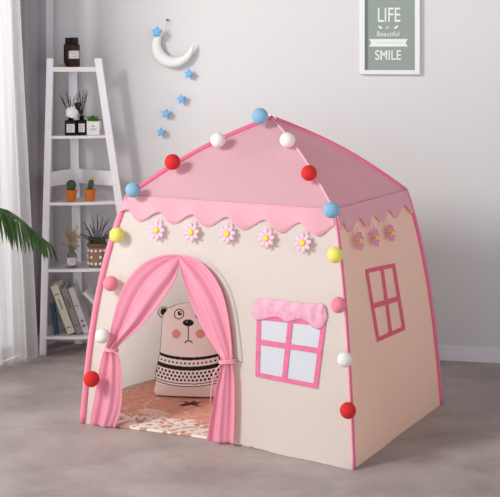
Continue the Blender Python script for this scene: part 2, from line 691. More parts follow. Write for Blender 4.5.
# awning ruffle over the front window
def awn(a, v):
    top = spline([(255, 302), (258, 298.5), (274, 299.5), (291, 301.5), (308, 303.5), (322, 303.5), (326, 307)], a)
    bot = spline([(252, 313), (257.5, 320), (264, 319.5), (271, 317.5), (280, 317.5), (286, 321.5), (293, 321), (300, 319),
                  (308, 322), (314, 327), (320, 329), (325, 324), (328, 316)], a)
    x, y = lerp(top[0], bot[0], v), lerp(top[1], bot[1], v)
    puff = .004+.013*math.sin(PI*min(1, .12+v*.8))*(.75+.25*math.sin(a*44+2*math.sin(v*4)))*min(1, 8*min(a, 1-a)+.25)
    return on('front', x, y, puff)
b = MB()
b.grid(awn, 60, 14)
b.build('window_awning', M['awning'], front, smooth=True, solid=.003)
# side window
b = MB()
TL2, TR2, BR2, BL2 = (366, 271.5), (393, 265.5), (403, 328), (377.3, 339.5)
strip(b, 'right', (365, 271.5), (394, 265.2), 4.2, .003, .002, False)
strip(b, 'right', (376.3, 340), (404, 328), 4.2, .003, .002, False)
strip(b, 'right', TL2, BL2, 2.4, .0035, .002, True)
strip(b, 'right', TR2, BR2, 2.6, .0035, .002, True)
strip(b, 'right', (381.3, 269), (390, 334), 2.6, .004, .002, True)
strip(b, 'right', (370.8, 306.5), (398, 298.5), 5.0, .0045, .002, False)
b.build('window_frame', mat('side_window_tape', (222, 92, 118), .75, var=.08, vscale=40), side)

# door curtains, tied back
LST = [((180, 255), (181, 257)), ((166, 255.5), (179.5, 268)), ((149, 262), (175.5, 281)), ((135, 275), (169, 292)), ((124, 294), (159.5, 306)),
       ((117, 318), (145, 324)), ((112, 338), (128, 339)), ((109.5, 347), (119.5, 349)), ((104.5, 360), (122, 366)),
       ((99.5, 388), (124, 388)), ((95.5, 410), (123, 408)), ((93, 424), (117, 427.5))]
RST = [((179, 255), (179, 257)), ((192, 256.5), (182, 268)), ((206, 263), (185, 281)), ((217, 274.5), (191, 298)), ((226, 291), (198, 315)),
       ((232, 315), (207, 333)), ((235, 342), (218, 350)), ((236, 360), (225, 361)), ((238, 380), (219, 385)),
       ((238.5, 402), (215, 407)), ((238, 427), (211, 430)), ((237, 445.5), (209, 439.5))]
def door_curtain(st, folds, label, tie_px, tail):
    outer = [q[0] for q in st]
    inner = [q[1] for q in st]
    def f(a, v):
        o_, i_ = spline(outer, v), spline(inner, v)
        x, y = lerp(o_[0], i_[0], a), lerp(o_[1], i_[1], a)
        u, s = uv('front', x, y)
        s = max(s, .004)
        wdt = math.hypot(o_[0]-i_[0], o_[1]-i_[1])
        amp = .005+.0065*min(1, wdt/30)
        pinch = math.exp(-((v-7/11)/.05)**2)
        e = .020+.010*pinch+amp*math.sin(2*PI*folds*a+.6+1.2*v)+.28*amp*math.sin(2*PI*folds*2.1*a*(1+.3*v)+3*v+1)
        e *= min(1, .35+6*v)
        e = max(e, .007)
        return wp('front', u, s)+wn('front', u, s)*e
    b = MB()
    b.grid(f, 46, 66)
    o = b.build('door_curtain', M['curtain'], tent, smooth=True, solid=.003)
    o['label'] = label
    # tie cord wrapped around the gathered cloth
    c = MB()
    A_ = on('front', tie_px[0][0], tie_px[0][1], .02)
    B_ = on('front', tie_px[1][0], tie_px[1][1], .02)
    mid = (A_+B_)/2
    nn = wn('front', *uv('front', *tie_px[0]))
    ax = (B_-A_)/2
    for dz in (-.004, .004):
        c.tube([mid+ax*1.05*math.cos(t*PI/10)+nn*(.004+.024*math.sin(t*PI/10))+Vector((0, 0, dz)) for t in range(21)], .0035, 6)
    ta = on('front', tail[0][0], tail[0][1], .034)
    for q in range(len(tail)-1):
        pass
    c.tube([on('front', x, y, .036) for x, y in tail], .0028, 6)
    c.build('tieback', M['pinkpale'], o, smooth=True)
door_curtain(LST, 1.7, 'left pink satin door curtain tied back', ((108.5, 348), (120, 350)), [(117, 350), (122, 353), (124, 360)])
door_curtain(RST, 1.8, 'right pink satin door curtain tied back with a hanging cord', ((223, 361), (238, 360)), [(226, 362), (219, 370), (216, 385), (214.5, 402)])
# narrow arch facing to the right of the doorway
b = MB()
arc = [(206, 262), (218, 272), (228, 288), (235, 312), (239, 340), (241, 362)]
b.grid(lambda a, v: on('front', spline(arc, v)[0]-7+9*a, spline(arc, v)[1], .001+.0028*math.sin(PI*a)), 4, 30)
b.build('door_facing', M['cream'], front, smooth=True, solid=.002)

# ------------------------------------------------------------------ mat inside the tent
inset = []
fe = [wp('front', u, 0) for u in (.02, .1, .2, .3, .4, .5, .6, .7, .8, .9, .98)]
MZ = .010
mb = MB()
GU, GV = 210, 170
birdc, cloudc = floor_pt(190, 404, MZ), floor_pt(153, 412, MZ)
vdir = (base['BL']-base['FL']).normalized()
udir = (base['FR']-base['FL']).normalized()
def matp(a, v):
    u = lerp(.025, .975, a)
    p = wp('front', u, 0)-wn('front', u, .02)*.006
    q = wp('back', 1-u, 0)
    p.z = q.z = 0
    p = p.lerp(q, lerp(.004, .965, v))
    # keep the left border just inside the bowed wall
    p = p+(-udir)*.145*max(0, 1-1.6*a)*math.sin(PI*v)
    p.z = MZ
    return p
mb.grid(matp, GU, GV)
salmon, white, brown, pale = (226, 170, 148), (246, 236, 226), (84, 42, 40), (232, 196, 180)
def mixc(a, b_, t):
    return tuple(lerp(x, y, t) for x, y in zip(a, b_))
bird = [(-.055, -.01), (-.02, .008), (-.035, .035), (0, .018), (.02, .05), (.024, .018), (.062, .03), (.03, -.002), (.045, -.03), (.005, -.012), (-.03, -.028)]
def inside(pt, poly):
    x, y = pt
    r = False
    for (x0, y0), (x1, y1) in zip(poly, poly[1:]+poly[:1]):
        if (y0 > y) != (y1 > y) and x < (x1-x0)*(y-y0)/(y1-y0)+x0:
            r = not r
    return r
for i, p in enumerate(mb.v):
    v = (i//(GU+1))/GV
    n1 = noise.noise(p*9)
    n2 = noise.noise(p*55+Vector((3, 1, 7)))
    n3 = noise.noise(p*52+Vector((9, 4, 2)))
    c = mixc(salmon, (214, 150, 130), .4+.9*n2)
    edge = .19+.10*n1
    if v < edge:
        c = mixc(white, (206, 150, 132), max(0, min(1, (n3-.06)*4)))
    elif n3 > .42:
        c = pale
    q = p-cloudc
    if (q.dot(udir)/.075)**2+(q.dot(vdir)/.045)**2 < 1+.8*n2:
        c = mixc(white, salmon, .35+.3*n3)
    q = p-birdc
    if inside((q.x, q.y*.75), bird):
        c = brown
    mb.c.append(lin(c))
mo = mb.build('play_mat', M['mat'], None, smooth=True, origin=tuple(TC))
sm = mo.modifiers.new('solid', 'SOLIDIFY')
sm.thickness = .009
sm.offset = -1
tag(mo, 'salmon printed play mat with white mottled front edge inside the tent', 'mat')

# ------------------------------------------------------------------ bear cushion
bd = 5.57
bc = floor_pt(188, 395, MZ)
bc = P(188.5, 396.5, F*(H-MZ)/(396.5-YH))
bear = thing('bear_cushion', Vector((bc.x, bc.y, MZ)), 'white bear shaped cushion with black striped jumper print sitting inside the tent', 'cushion')
K = bc.y/F*.985                                   # metres per photo pixel at the cushion
HWT = [(0, 33.5), (3, 35), (23, 34.2), (43, 30.5), (60, 29.6), (78, 29), (84, 27.6), (89, 23), (92.5, 16), (94.5, 8), (95.3, 0.6)]
RB = Matrix.Rotation(-.16, 3, 'X')           # leans back
RZ = Matrix.Rotation(-.10, 3, 'Z')
def bearp(dx, dz, dy):
    return Vector((bc.x, bc.y, MZ+.004))+RZ @ (RB @ Vector((dx*K*1.01, dy, dz*K*.975)))
def bear_col(dx, dz):
    hw = interp(HWT, dz)
    base_c = (255, 246, 241)
    blk = (26, 22, 24)
    c = base_c
    sag = 4.6*(dx/33)**2
    t = dz-sag
    if abs(t-38.6) < 1.5 or abs(t-28.6) < 2.1:
        c = blk
    elif abs(t-30.9) < .35:
        c = base_c
    elif abs(t-33.8) < .85 and abs((dx % 4.2)-2.1) < .95:
        c = blk
    for row, ph in ((23.8, 0), (20.2, 2.0), (16.6, 0)):
        if abs(t-row) < 1.15 and abs(((dx+ph) % 4.0)-2.0) < 1.15:
            c = blk
    if abs(t-13.2) < .45 or abs(t-10.6) < .45:
        c = blk
    if dz > 9 and abs(dx) > hw-1.0 and dz < 88:
        c = blk
    if dz >= 84 and abs(dx) < 22 and hw-abs(dx) < 1.6:
        c = blk
    for ex in (-10, 12):
        r = math.hypot(dx-ex, dz-83.6)
        if 4.3 < r < 5.3 or math.hypot(dx-ex-.8, dz-84.4) < 2.3:
            c = blk
        if math.hypot(dx-ex-1.6, dz-85.2) < .8:
            c = base_c
    if (dx/5.6)**2+((dz-75)/3.5)**2 < 1:
        c = blk
    if math.hypot(dx+1.6, dz-76.2) < .9:
        c = (150, 140, 140)
    if abs(dx-.3) < .55 and 58 < dz < 73:
        c = blk
    r = math.hypot(dx-.8, dz-52.6)
    if abs(r-4.2) < .6 and dz > 54.2:
        c = blk
    for ex, ez in ((-12, 63.3), (12.5, 64)):
        if (dx-ex)**2+(dz-ez)**2 < 21:
            c = (240, 160, 150)
    return lin(c)
b = MB()
NU, NV = 170, 210
def bf(sgn):
    def f(a, v):
        dz = 95.3*v
        hw = interp(HWT, dz)
        x = 2*a-1
        th = .062*max(0, 1-abs(x)**2.6)**.6*max(.0, min(1, (95.3-dz)/16))**.5*min(1, .45+dz/20)
        return bearp(x*hw, dz, -sgn*th)
    return f
b.grid(bf(1), NU, NV)
for j in range(NV+1):
    for i in range(NU+1):
        dz = 95.3*j/NV
        b.c.append(bear_col((2*i/NU-1)*interp(HWT, dz), dz))
k = len(b.v)
b.grid(bf(-1), 40, 50)
b.c += [lin((240, 225, 218))]*(len(b.v)-k)
bo = b.build('body', M['attr'], bear, smooth=True)
M['black'] = mat('black_print', (26, 22, 24), .85)
M['bearw'] = mat('bear_cloth', (242, 226, 220), .85)
for sx in (-1, 1):
    b = MB()
    b.ball(bearp(sx*27.5, 84.5, .0), 1.0, 18, (.026, .016, .026))
    e = b.build('ear', M['bearw'], bear, smooth=True)
    b = MB()
    b.ball(bearp(sx*27.0, 85, -.011), 1.0, 16, (.0165, .008, .018))
    b.build('inner_ear', M['black'], e, smooth=True)
    b = MB()
    b.tube([bearp(sx*27.5+5.6*math.cos(t*PI/10), 84.5+5.6*math.sin(t*PI/10), -.004) for t in range(21)], .0024, 6)
    b.build('ear_outline', M['black'], e, smooth=True)

# ------------------------------------------------------------------ cotton balls on the tent edges
BALLM = {'blue': mat('blue_felt', (132, 180, 206), .9, bump=.3, bscale=200), 'white': mat('white_felt', (240, 232, 226), .9, bump=.3, bscale=200),
         'red': mat('red_felt', (214, 34, 34), .85, bump=.3, bscale=200), 'yellow': mat('yellow_felt', (238, 228, 112), .9, bump=.3, bscale=200),
         'pink': mat('pink_felt', (240, 140, 156), .9, bump=.3, bscale=200)}
def near_depth(fn, px, py):
    best = None
    for i in range(201):
        p = fn(i/200)
        x, y = proj(p)
        d = math.hypot(x-px, y-py)
        if best is None or d < best[0]:
            best = (d, p.y)
    return best[1]
BALLS = [
    ('blue', 260, 116, 8.2, lambda t: ridge('FL', t), 'light blue felt ball at the very top of the tent roof'),
    ('white', 218, 140, 7.6, lambda t: ridge('FL', t), 'white felt ball high on the left ridge of the tent roof'),
    ('red', 172.5, 162, 8, lambda t: ridge('FL', t), 'red felt ball on the left ridge of the tent roof'),
    ('blue', 133, 190, 7.6, lambda t: ridge('FL', t), 'light blue felt ball on the left eave corner of the tent'),
    ('white', 287.5, 140, 7.8, lambda t: ridge('FR', t), 'white felt ball high on the front ridge of the tent roof'),
    ('red', 309, 173, 8, lambda t: ridge('FR', t), 'red felt ball on the front ridge of the tent roof'),
    ('blue', 331.5, 210, 8.2, lambda t: ridge('FR', t), 'light blue felt ball on the front eave corner of the tent'),
    ('yellow', 335.3, 255, 8, lambda t: pole('FR', t), 'yellow felt ball on the front corner edge of the tent'),
    ('pink', 338.5, 305, 8, lambda t: pole('FR', t), 'pink felt ball on the front corner edge beside the awning window'),
    ('white', 345, 359.5, 7.8, lambda t: pole('FR', t), 'white felt ball on the front corner edge between a pink and a red ball'),
    ('red', 348, 410.5, 8.2, lambda t: pole('FR', t), 'red felt ball low on the front corner edge of the tent'),
    ('yellow', 117, 235, 7.6, lambda t: pole('FL', t), 'yellow felt ball on the left edge of the tent below the valance'),
    ('pink', 110.5, 283.5, 7.6, lambda t: pole('FL', t), 'pink felt ball on the left edge of the tent between yellow and white balls'),
    ('white', 102.5, 336, 7.4, lambda t: pole('FL', t), 'white felt ball on the left edge of the tent beside the door curtain tie'),
    ('red', 91.5, 379, 8, lambda t: pole('FL', t), 'red felt ball low on the left edge of the tent')]
for col, px, py, rp, fn, lab in BALLS:
    d = near_depth(fn, px, py)
    d -= (rp*d/F+.012)/(.40 if BALLS.index((col, px, py, rp, fn, lab)) > 12 else .62 if BALLS.index((col, px, py, rp, fn, lab)) in (0, 1, 2, 3, 4, 5, 6, 12, 13, 14) else .80)
    c = P(px, py, d)
    b = MB()
    b.ball((0, 0, 0), rp*d/F, 28)
    o = b.build('felt_ball', BALLM[col], None, smooth=True)
    o.location = c
    tag(o, lab, 'ball', 'felt balls along the tent edges')

# ------------------------------------------------------------------ felt flowers under the valances
M['petal'] = mat('lilac_felt', (238, 196, 216), .9, bump=.3, bscale=150)
M['petal2'] = mat('rose_felt', (232, 150, 184), .9, bump=.3, bscale=150)
M['yolk'] = mat('yellow_felt_disc', (246, 214, 60), .85)
def flower_proto(pm):
    t = thing('felt_flower', (0, 0, 0), '', 'flower', 'felt flowers under the tent valance')
    for q in range(8):
        a = 2*PI*q/8+.2
        b = MB()
        R = Matrix.Rotation(a, 3, 'Z')
        b.ball(R @ Vector((.0225, 0, 0)), 1.0, 12, (.0135, .0088, .0045), R)
        b.build('petal', pm, t, smooth=True)
    b = MB()
    b.lathe((0, 0, .001), [(.0105, -.003), (.0115, .003), (.0095, .0065), (.004, .0082)], 16)
    b.build('flower_centre', M['yolk'], t, smooth=True)
    b = MB()
    b.box((0, .034, -.002), (.0075, .034, .0016))
    b.build('ribbon', M['pinkpale'], t)
    return t
ordn = ['leftmost', 'second from left', 'middle', 'fourth from left', 'rightmost']
labs = ['lilac felt flower hanging at the left end of the front valance', 'lilac felt flower hanging above the top of the curtained doorway, second from left',
        'lilac felt flower hanging third from left, at the middle of the front valance', 'lilac felt flower hanging above the left end of the window awning',
        'lilac felt flower hanging at the right end of the front valance above the awning window']
labr = ['felt flower on the right side wall nearest the front corner', 'felt flower on the right side wall, middle one of three',
        'felt flower on the right side wall farthest from the front corner']
def place_flower(proto, face, p, lab, first):
    o = proto if first else copy_tree(proto)
    u, s = uv(face, *p)
    nrm = wn(face, u, s)
    up = Vector((0, 0, 1))-nrm*nrm.z
    up.normalize()
    x = up.cross(nrm)
    R = Matrix((x, up, nrm)).transposed()
    q = Vector(p)
    for _ in range(4):
        u, s = uv(face, *q)
        c = wp(face, u, s)+nrm*.024
        x_, y_ = proj(c)
        q += Vector((p[0]-x_, p[1]-y_))
    o.location = c
    o.rotation_euler = R.to_euler()
    o.scale = (1.12, 1.12, 1.12)
    o['label'] = lab
fp = flower_proto(M['petal'])
for i, p in enumerate(FLOW_F):
    place_flower(fp, 'front', p, labs[i], i == 0)
fr = flower_proto(M['petal2'])
for i, p in enumerate(FLOW_R):
    place_flower(fr, 'right', p, labr[i], i == 0)

# ------------------------------------------------------------------ corner ladder shelf
shelf = thing('ladder_shelf', P(75, 352, 6.5)*1, 'white five-tier corner ladder shelf standing beside the grey drape', 'shelf')
shelf.location.z = 0
def stile(p0, d0, p1, d1, w, t, z1):
    A_ = P(p0, 355, d0)
    A_.z = 0
    B_ = P(p1, 58, d1)
    B_.z = z1
    return A_, B_
SL = stile(43, 6.42, 50.3, 6.45, 0, 0, 1.588)
SR = stile(141, 6.49, 98, 6.50, 0, 0, 1.588)
SB = stile(79, 6.68, 72.5, 6.665, 0, 0, 1.545)
def at_z(S, z):
    return S[0].lerp(S[1], z/S[1].z)
for S, w_, t_ in ((SL, .036, .03), (SR, .040, .03), (SB, .048, .024)):
    b = MB()
    def q(p):
        return [p+Vector((-w_/2, -t_/2, 0)), p+Vector((w_/2, -t_/2, 0)), p+Vector((w_/2, t_/2, 0)), p+Vector((-w_/2, t_/2, 0))]
    b.hexa(q(S[0]), q(S[1]))
    b.build('stile' if S is not SB else 'rear_post', M['white'], shelf, bevel=.003)
SZ = [1.541, 1.172, .816, .460, .102]
for i, z in enumerate(SZ):
    L_, R_, B_ = at_z(SL, z), at_z(SR, z), at_z(SB, z)
    L_, R_ = L_+Vector((.012, 0, 0)), R_-Vector((.012, 0, 0))
    out = [B_+Vector((-.02, -.005, 0)), L_+Vector((0, .012, 0)), L_+Vector((0, -.012, 0))]
    bul = .012+.020*i/4
    for k in range(1, 20):
        t = k/20
        p = L_.lerp(R_, t)+Vector((0, -.012-bul*math.sin(PI*t), 0))
        out.append(p)
    out += [R_+Vector((0, -.012, 0)), R_+Vector((0, .012, 0)), B_+Vector((.02, -.005, 0))]
    th = .026 if i == 0 else .016
    for p in out:
        p.z = z-th
    b = MB()
    b.prism(out, (0, 0, th))
    b.build('shelf_board', M['white'], shelf, bevel=.002)
# side slats between second and third boards
for S in (SL, SR):
    b = MB()
    z0, z1 = .895, .975
    a0, a1, c0, c1 = at_z(S, z0), at_z(S, z1), at_z(SB, z0), at_z(SB, z1)
    dv = Vector((0, .014, 0))
    b.hexa([a0, c0, c0+dv, a0+dv], [a1, c1, c1+dv, a1+dv])
    b.build('side_slat', M['white'], shelf, bevel=.002)
for S in (SL,):
    b = MB()
    z0, z1 = .104, .150
    a0, a1, c0, c1 = at_z(S, z0), at_z(S, z1), at_z(SB, z0), at_z(SB, z1)
    dv = Vector((0, .012, 0))
    b.hexa([a0, c0, c0+dv, a0+dv], [a1, c1, c1+dv, a1+dv])
    b.build('side_slat', M['white'], shelf, bevel=.002)

def sp(px, i, back=0.0):
    """point on board i at column px; back = metres behind the front edge line"""
    z = SZ[i]
    L_, R_ = at_z(SL, z), at_z(SR, z)
    best = None
    for k in range(400):
        p = L_.lerp(R_, k/399)
        e = abs(proj(p)[0]-px)
        if best is None or e < best[0]:
            best = (e, p)
    d = best[1].y+back
    return Vector(((px-250)/F*d, d, z+.0006))
PX = 6.47/F                                  # metres per photo pixel on the shelf
M['amber'] = mat('dark_amber_glass', (52, 28, 18), .3)
M['blackglass'] = mat('black_glass', (20, 15, 16), .35)
for _k in ('amber', 'blackglass'):
    M[_k].node_tree.nodes['Principled BSDF'].inputs['Specular IOR Level'].default_value = .2
M['label'] = mat('paper_label', (226, 222, 220), .7)
M['ink'] = mat('grey_ink', (120, 112, 110), .7)
def label_wrap(c, r, z0, z1, a0, a1):
    b = MB()
    b.grid(lambda a, v: Vector((c.x+(r+.0008)*math.sin(lerp(a0, a1, a)), c.y-(r+.0008)*math.cos(lerp(a0, a1, a)), c.z+lerp(z0, z1, v))), 16, 2)
    return b
def jar(px, back, r, h, lab, with_label):
    c = sp(px, 0, back)
    t = thing('amber_bottle', c, lab, 'bottle', 'amber bottles on the top shelf')
    b = MB()
    b.lathe(c, [(r*.92, .0), (r, .004), (r, h*.70), (r*.93, h*.77), (r*.66, h*.80), (r*.62, h*.82)], 28)
    b.build('bottle_body', M['amber'], t, smooth=True)
    b = MB()
    b.lathe(c, [(r*.74, h*.805), (r*.74, h*.985), (r*.68, h)], 24)
    b.build('cap', M['blackglass'], t, bevel=.001)
    if with_label:
        b = label_wrap(c, r, h*.28, h*.55, -1.15, 1.15)
        o = b.build('paper_label', M['label'], t, smooth=True, solid=.0006)
        b = MB()
        for k in range(3):
            b.box(c+Vector((.002, -r-.0022, h*(.47-.06*k))), (r*(1.0-.2*k), .0006, .0016))
        b.build('print_lines', M['ink'], o)
    return t
jar(69.2, .050, .030, .158, 'amber bottle standing behind the labelled one on the top shelf', False)
jar(74.3, .0, .030, .158, 'amber bottle with a white paper label in front on the top shelf', True)
c = sp(62.5, 0, .012)
b = MB()
b.tube([c+Vector((-.016, .0, .005)), c+Vector((-.004, -.006, .008)), c+Vector((.008, .004, .010)), c+Vector((.018, .0, .006))], lambda t: .004+.003*math.sin(PI*t), 8)
b.tube([c+Vector((.0, .004, .006)), c+Vector((.008, -.006, .016)), c+Vector((.015, -.004, .019))], .0032, 8)
tag(b.build('dried_stick', mat('tan_twig', (176, 140, 84), .8), None, smooth=True), 'small tan dried stick lying beside the amber bottles on the top shelf', 'twig')

# diffuser bottles with twigs
M['twig'] = mat('dark_twig', (50, 38, 40), .85)
M['cotton'] = mat('cotton_bloll', (240, 236, 232), .95)
def diffuser(px, wpx, h, lab, tips, back):
    c = sp(px, 1, back)
    t = thing('diffuser_bottle', c, lab, 'bottle', 'dark diffuser bottles on the second shelf')
    w_ = wpx*PX
    b = MB()
    b.box(c+Vector((0, 0, h/2)), (w_, w_*.9, h))
    bb = b.build('bottle_body', M['blackglass'], t, bevel=.006)
    b = MB()
    b.lathe(c+Vector((0, 0, h)), [(w_*.26, -.003), (w_*.22, .010), (w_*.27, .012), (w_*.27, .022), (w_*.2, .023)], 18)
    b.build('neck', M['blackglass'], t, smooth=True)
    b = MB()
    b.box(c+Vector((.002, -w_*.45-.0008, h*.48)), (w_*.70, .0012, h*.55))
    lo = b.build('paper_label', M['label'], t)
    b = MB()
    for k in range(4):
        b.box(c+Vector((.002, -w_*.45-.0018, h*(.66-.11*k))), (w_*(.5-.06*k), .0006, .0016))
    b.build('print_lines', M['ink'], lo)
    m0 = c+Vector((0, 0, h+.018))
    for tx, ty in tips:
        e = P(tx, ty, c.y+random.uniform(-.010, .004))
        mid = m0.lerp(e, .5)+Vector((random.uniform(-.008, .008), 0, .006))
        b = MB()
        b.tube([m0, mid, e], lambda q: .0026*(1-.55*q), 6)
        for z in range(2):
            f_ = .45+.25*z
            a0 = m0.lerp(mid, .9) if z == 0 else mid.lerp(e, .4)
            sgn = random.choice((-1, 1))
            b.tube([a0, a0+Vector((sgn*.010, 0, .016)), a0+Vector((sgn*.013, 0, .034))], .0013, 5)
        b.build('twig', M['twig'], t, smooth=True)
    return t, c, m0
t1, c1, m1 = diffuser(71, 11.4, .082, 'dark diffuser bottle with white cotton boll and twigs on the second shelf',
                      [(59.5, 94), (63, 99), (67, 91), (70, 96), (74.5, 96)], .012)
pc = P(71.8, 112.3, c1.y-.040)
b = MB()
for q in range(6):
    a = 2*PI*q/5
    r_ = .015 if q < 5 else 0
    b.ball(pc+Vector((r_*math.cos(a), -.003 if q < 5 else -.010, r_*math.sin(a))), .0185, 12)
b.build('cotton_boll', M['cotton'], t1, smooth=True)
t2, c2, m2 = diffuser(81.8, 9.0, .083, 'dark diffuser bottle with brown seed pods and twigs on the second shelf',
                      [(76, 93), (79.5, 91), (83, 95), (86.5, 88), (87.5, 91)], .022)
for (x, y, r_) in ((78, 105.5, .021), (80.6, 111.5, .013)):
    b = MB()
    pc = P(x, y, c2.y-.012)
    b.lathe(pc, [(.004, -r_*1.2), (r_*.7, -r_*.5), (r_, r_*.35), (r_*.92, r_*.75), (r_*.3, r_*.8)], 14)
    b.build('seed_pod', M['twig'], t2, smooth=True)
# white square pot with succulent
c = sp(93.9, 1, .018)
pot = thing('square_planter', c, 'white square pot holding a green succulent on the second shelf', 'plant')
w_, h_ = 13.2*PX, 14.0*PX
b = MB()
b.hexa([c+Vector((x*w_*.47, y*w_*.45, 0)) for x, y in ((-1, -1), (1, -1), (1, 1), (-1, 1))], [c+Vector((x*w_*.5, y*w_*.48, h_)) for x, y in ((-1, -1), (1, -1), (1, 1), (-1, 1))])
po = b.build('pot', mat('white_pot', (232, 228, 222), .6), pot, bevel=.004)
b = MB()
b.box(c+Vector((0, -w_*.485, h_*.66)), (.010, .001, .007))
b.box(c+Vector((0, -w_*.478, h_*.45)), (.034, .001, .0022))
b.box(c+Vector((0, -w_*.474, h_*.36)), (.026, .001, .0018))
b.build('print_lines', M['ink'], po)
M['succ'] = mat('succulent_green', (66, 124, 50), .55, var=.25, vscale=60)
b = MB()
for q in range(26):
    a = q*2.4
    rr = .006+.0058*math.sqrt(q)
    tilt = .25+.04*q
    d_ = Vector((math.cos(a), math.sin(a), 0))
    R = d_.to_track_quat('X', 'Z').to_matrix() @ Matrix.Rotation(-(1.2-.035*q), 3, 'Y')
    b.ball(c+Vector((-.004, 0, h_+.010+.010*math.cos(q)))+d_*rr*.8, 1.0, 8, (.014, .006, .0035), R)
b.build('succulent', M['succ'], pot, smooth=True)

# cacti
M['terra'] = mat('orange_terracotta', (206, 112, 40), .7, var=.08, vscale=30)
M['cactus'] = mat('cactus_green', (58, 84, 50), .7, var=.2, vscale=80)
M['spine'] = mat('cactus_spine', (150, 160, 120), .8)
M['soil'] = mat('dark_soil', (70, 52, 40), .95)
def cactus_pot(px, w_px, h_px, lab, back):
    c = sp(px, 2, back)
    t = thing('potted_cactus', c, lab, 'plant', 'potted cacti on the middle shelf')
    r, h = w_px/2*PX, h_px*PX
    b = MB()
    b.lathe(c, [(r*.74, 0), (r*.78, .002), (r*.93, h*.72), (r*1.0, h*.73), (r*1.02, h*.98), (r*.98, h), (r*.88, h), (r*.86, h*.9)], 24)
    b.build('pot', M['terra'], t, smooth=False)
    b = MB()
    b.lathe(c, [(r*.84, h*.86), (r*.84, h*.90)], 20)
    b.build('soil', M['soil'], t)
    return t, c, r, h
t, c, r, h = cactus_pot(71.2, 11.6, 11.8, 'round green cactus in an orange pot, left of the two', .012)
def ribbed(base_p, prof, axis_rot, ribs, depth):
    b = MB()
    k = len(prof)
    def f(a, v):
        rr, z = spline(prof, v)
        q = rr*(1+depth*math.cos(ribs*2*PI*a))
        return base_p+axis_rot @ Vector((q*math.cos(2*PI*a), q*math.sin(2*PI*a), z))
    b.grid(f, ribs*6, 20, wrap=True)
    return b
b = ribbed(c+Vector((0, 0, h*.88)), [(.012, 0), (.021, .012), (.025, .030), (.021, .048), (.010, .058), (.0005, .060)], Matrix.Identity(3), 12, .07)
cb = b.build('cactus_body', M['cactus'], t, smooth=True)
b = MB()
for q in range(70):
    a, zz = q*2.4, .008+.048*(q/70)
    rr = .027*math.sqrt(max(.05, 1-((zz-.03)/.034)**2))
    p = c+Vector((0, 0, h*.88+zz))+Vector((math.cos(a), math.sin(a), 0))*rr*.95
    b.tube([p, p+Vector((math.cos(a), math.sin(a), .3))*.005], .0005, 4)
b.build('spines', M['spine'], cb)
t, c, r, h = cactus_pot(90, 11.8, 12, 'slim cactus with a yellow flower in an orange pot, right of the two', .012)
R = Matrix.Rotation(.22, 3, 'Y')
b = ribbed(c+Vector((-.004, 0, h*.86)), [(.010, 0), (.0135, .012), (.0125, .032), (.0135, .050), (.009, .060), (.0005, .064)], R, 8, .08)
cb = b.build('cactus_body', M['cactus'], t, smooth=True)
tp = c+Vector((-.004, 0, h*.86))+R @ Vector((0, 0, .060))
b = MB()
for q in range(14):
    a = q*2.4
    d_ = Vector((math.cos(a), math.sin(a), 0))
    Rr = d_.to_track_quat('X', 'Z').to_matrix() @ Matrix.Rotation(-.7, 3, 'Y')
    b.ball(tp+Vector((.002, -.004, .006))+d_*.008, 1.0, 8, (.010, .005, .0028), Rr)
b.build('blossom', mat('yellow_blossom', (244, 206, 36), .7), cb, smooth=True)

# glass bottle of dried flowers
c = sp(72, 3, .018)
t = thing('glass_vase', c, 'clear glass bottle with a white label holding dried yellow flowers', 'vase')
M['glass'] = mat('grey_glass', (196, 194, 188), .08)
M['glass'].node_tree.nodes['Principled BSDF'].inputs['Transmission Weight'].default_value = .85
b = MB()
r = 5.0*PX
b.lathe(c, [(r*.9, 0), (r, .003), (r, .062), (r*.9, .072), (r*.5, .084), (r*.46, .104), (r*.56, .106), (r*.56, .112), (r*.42, .112), (r*.40, .084), (r*.86, .066), (r*.9, .006)], 24)
b.build('bottle_body', M['glass'], t, smooth=True)
b = label_wrap(c, r, .014, .056, -1.2, 1.2)
o = b.build('paper_label', M['label'], t, smooth=True, solid=.0006)
b = MB()
for k in range(3):
    b.box(c+Vector((0, -r-.0022, .046-.008*k)), (r*(.9-.15*k), .0006, .0016))
b.build('print_lines', M['ink'], o)
M['dry'] = mat('dried_straw', (178, 160, 122), .9, var=.2, vscale=90)
stems, heads = MB(), MB()
for q in range(36):
    e = P(random.uniform(62, 80), random.uniform(222, 250), c.y+random.uniform(-.03, .03))
    m_ = c+Vector((0, 0, .10))
    stems.tube([c+Vector((random.uniform(-.008, .008), random.uniform(-.006, .006), .03)), m_+Vector((random.uniform(-.006, .006), 0, 0)), m_.lerp(e, .55)+Vector((0, 0, .01)), e], .0011, 5)
    for z in range(5):
        p = m_.lerp(e, random.uniform(.35, 1.0))+Vector((random.uniform(-.006, .006), random.uniform(-.006, .006), 0))
        heads.ball(p, random.uniform(.003, .0062), 6)
so = stems.build('stems', M['dry'], t, smooth=True)
heads.build('flower_heads', M['dry'], t, smooth=True)['kind'] = 'stuff'

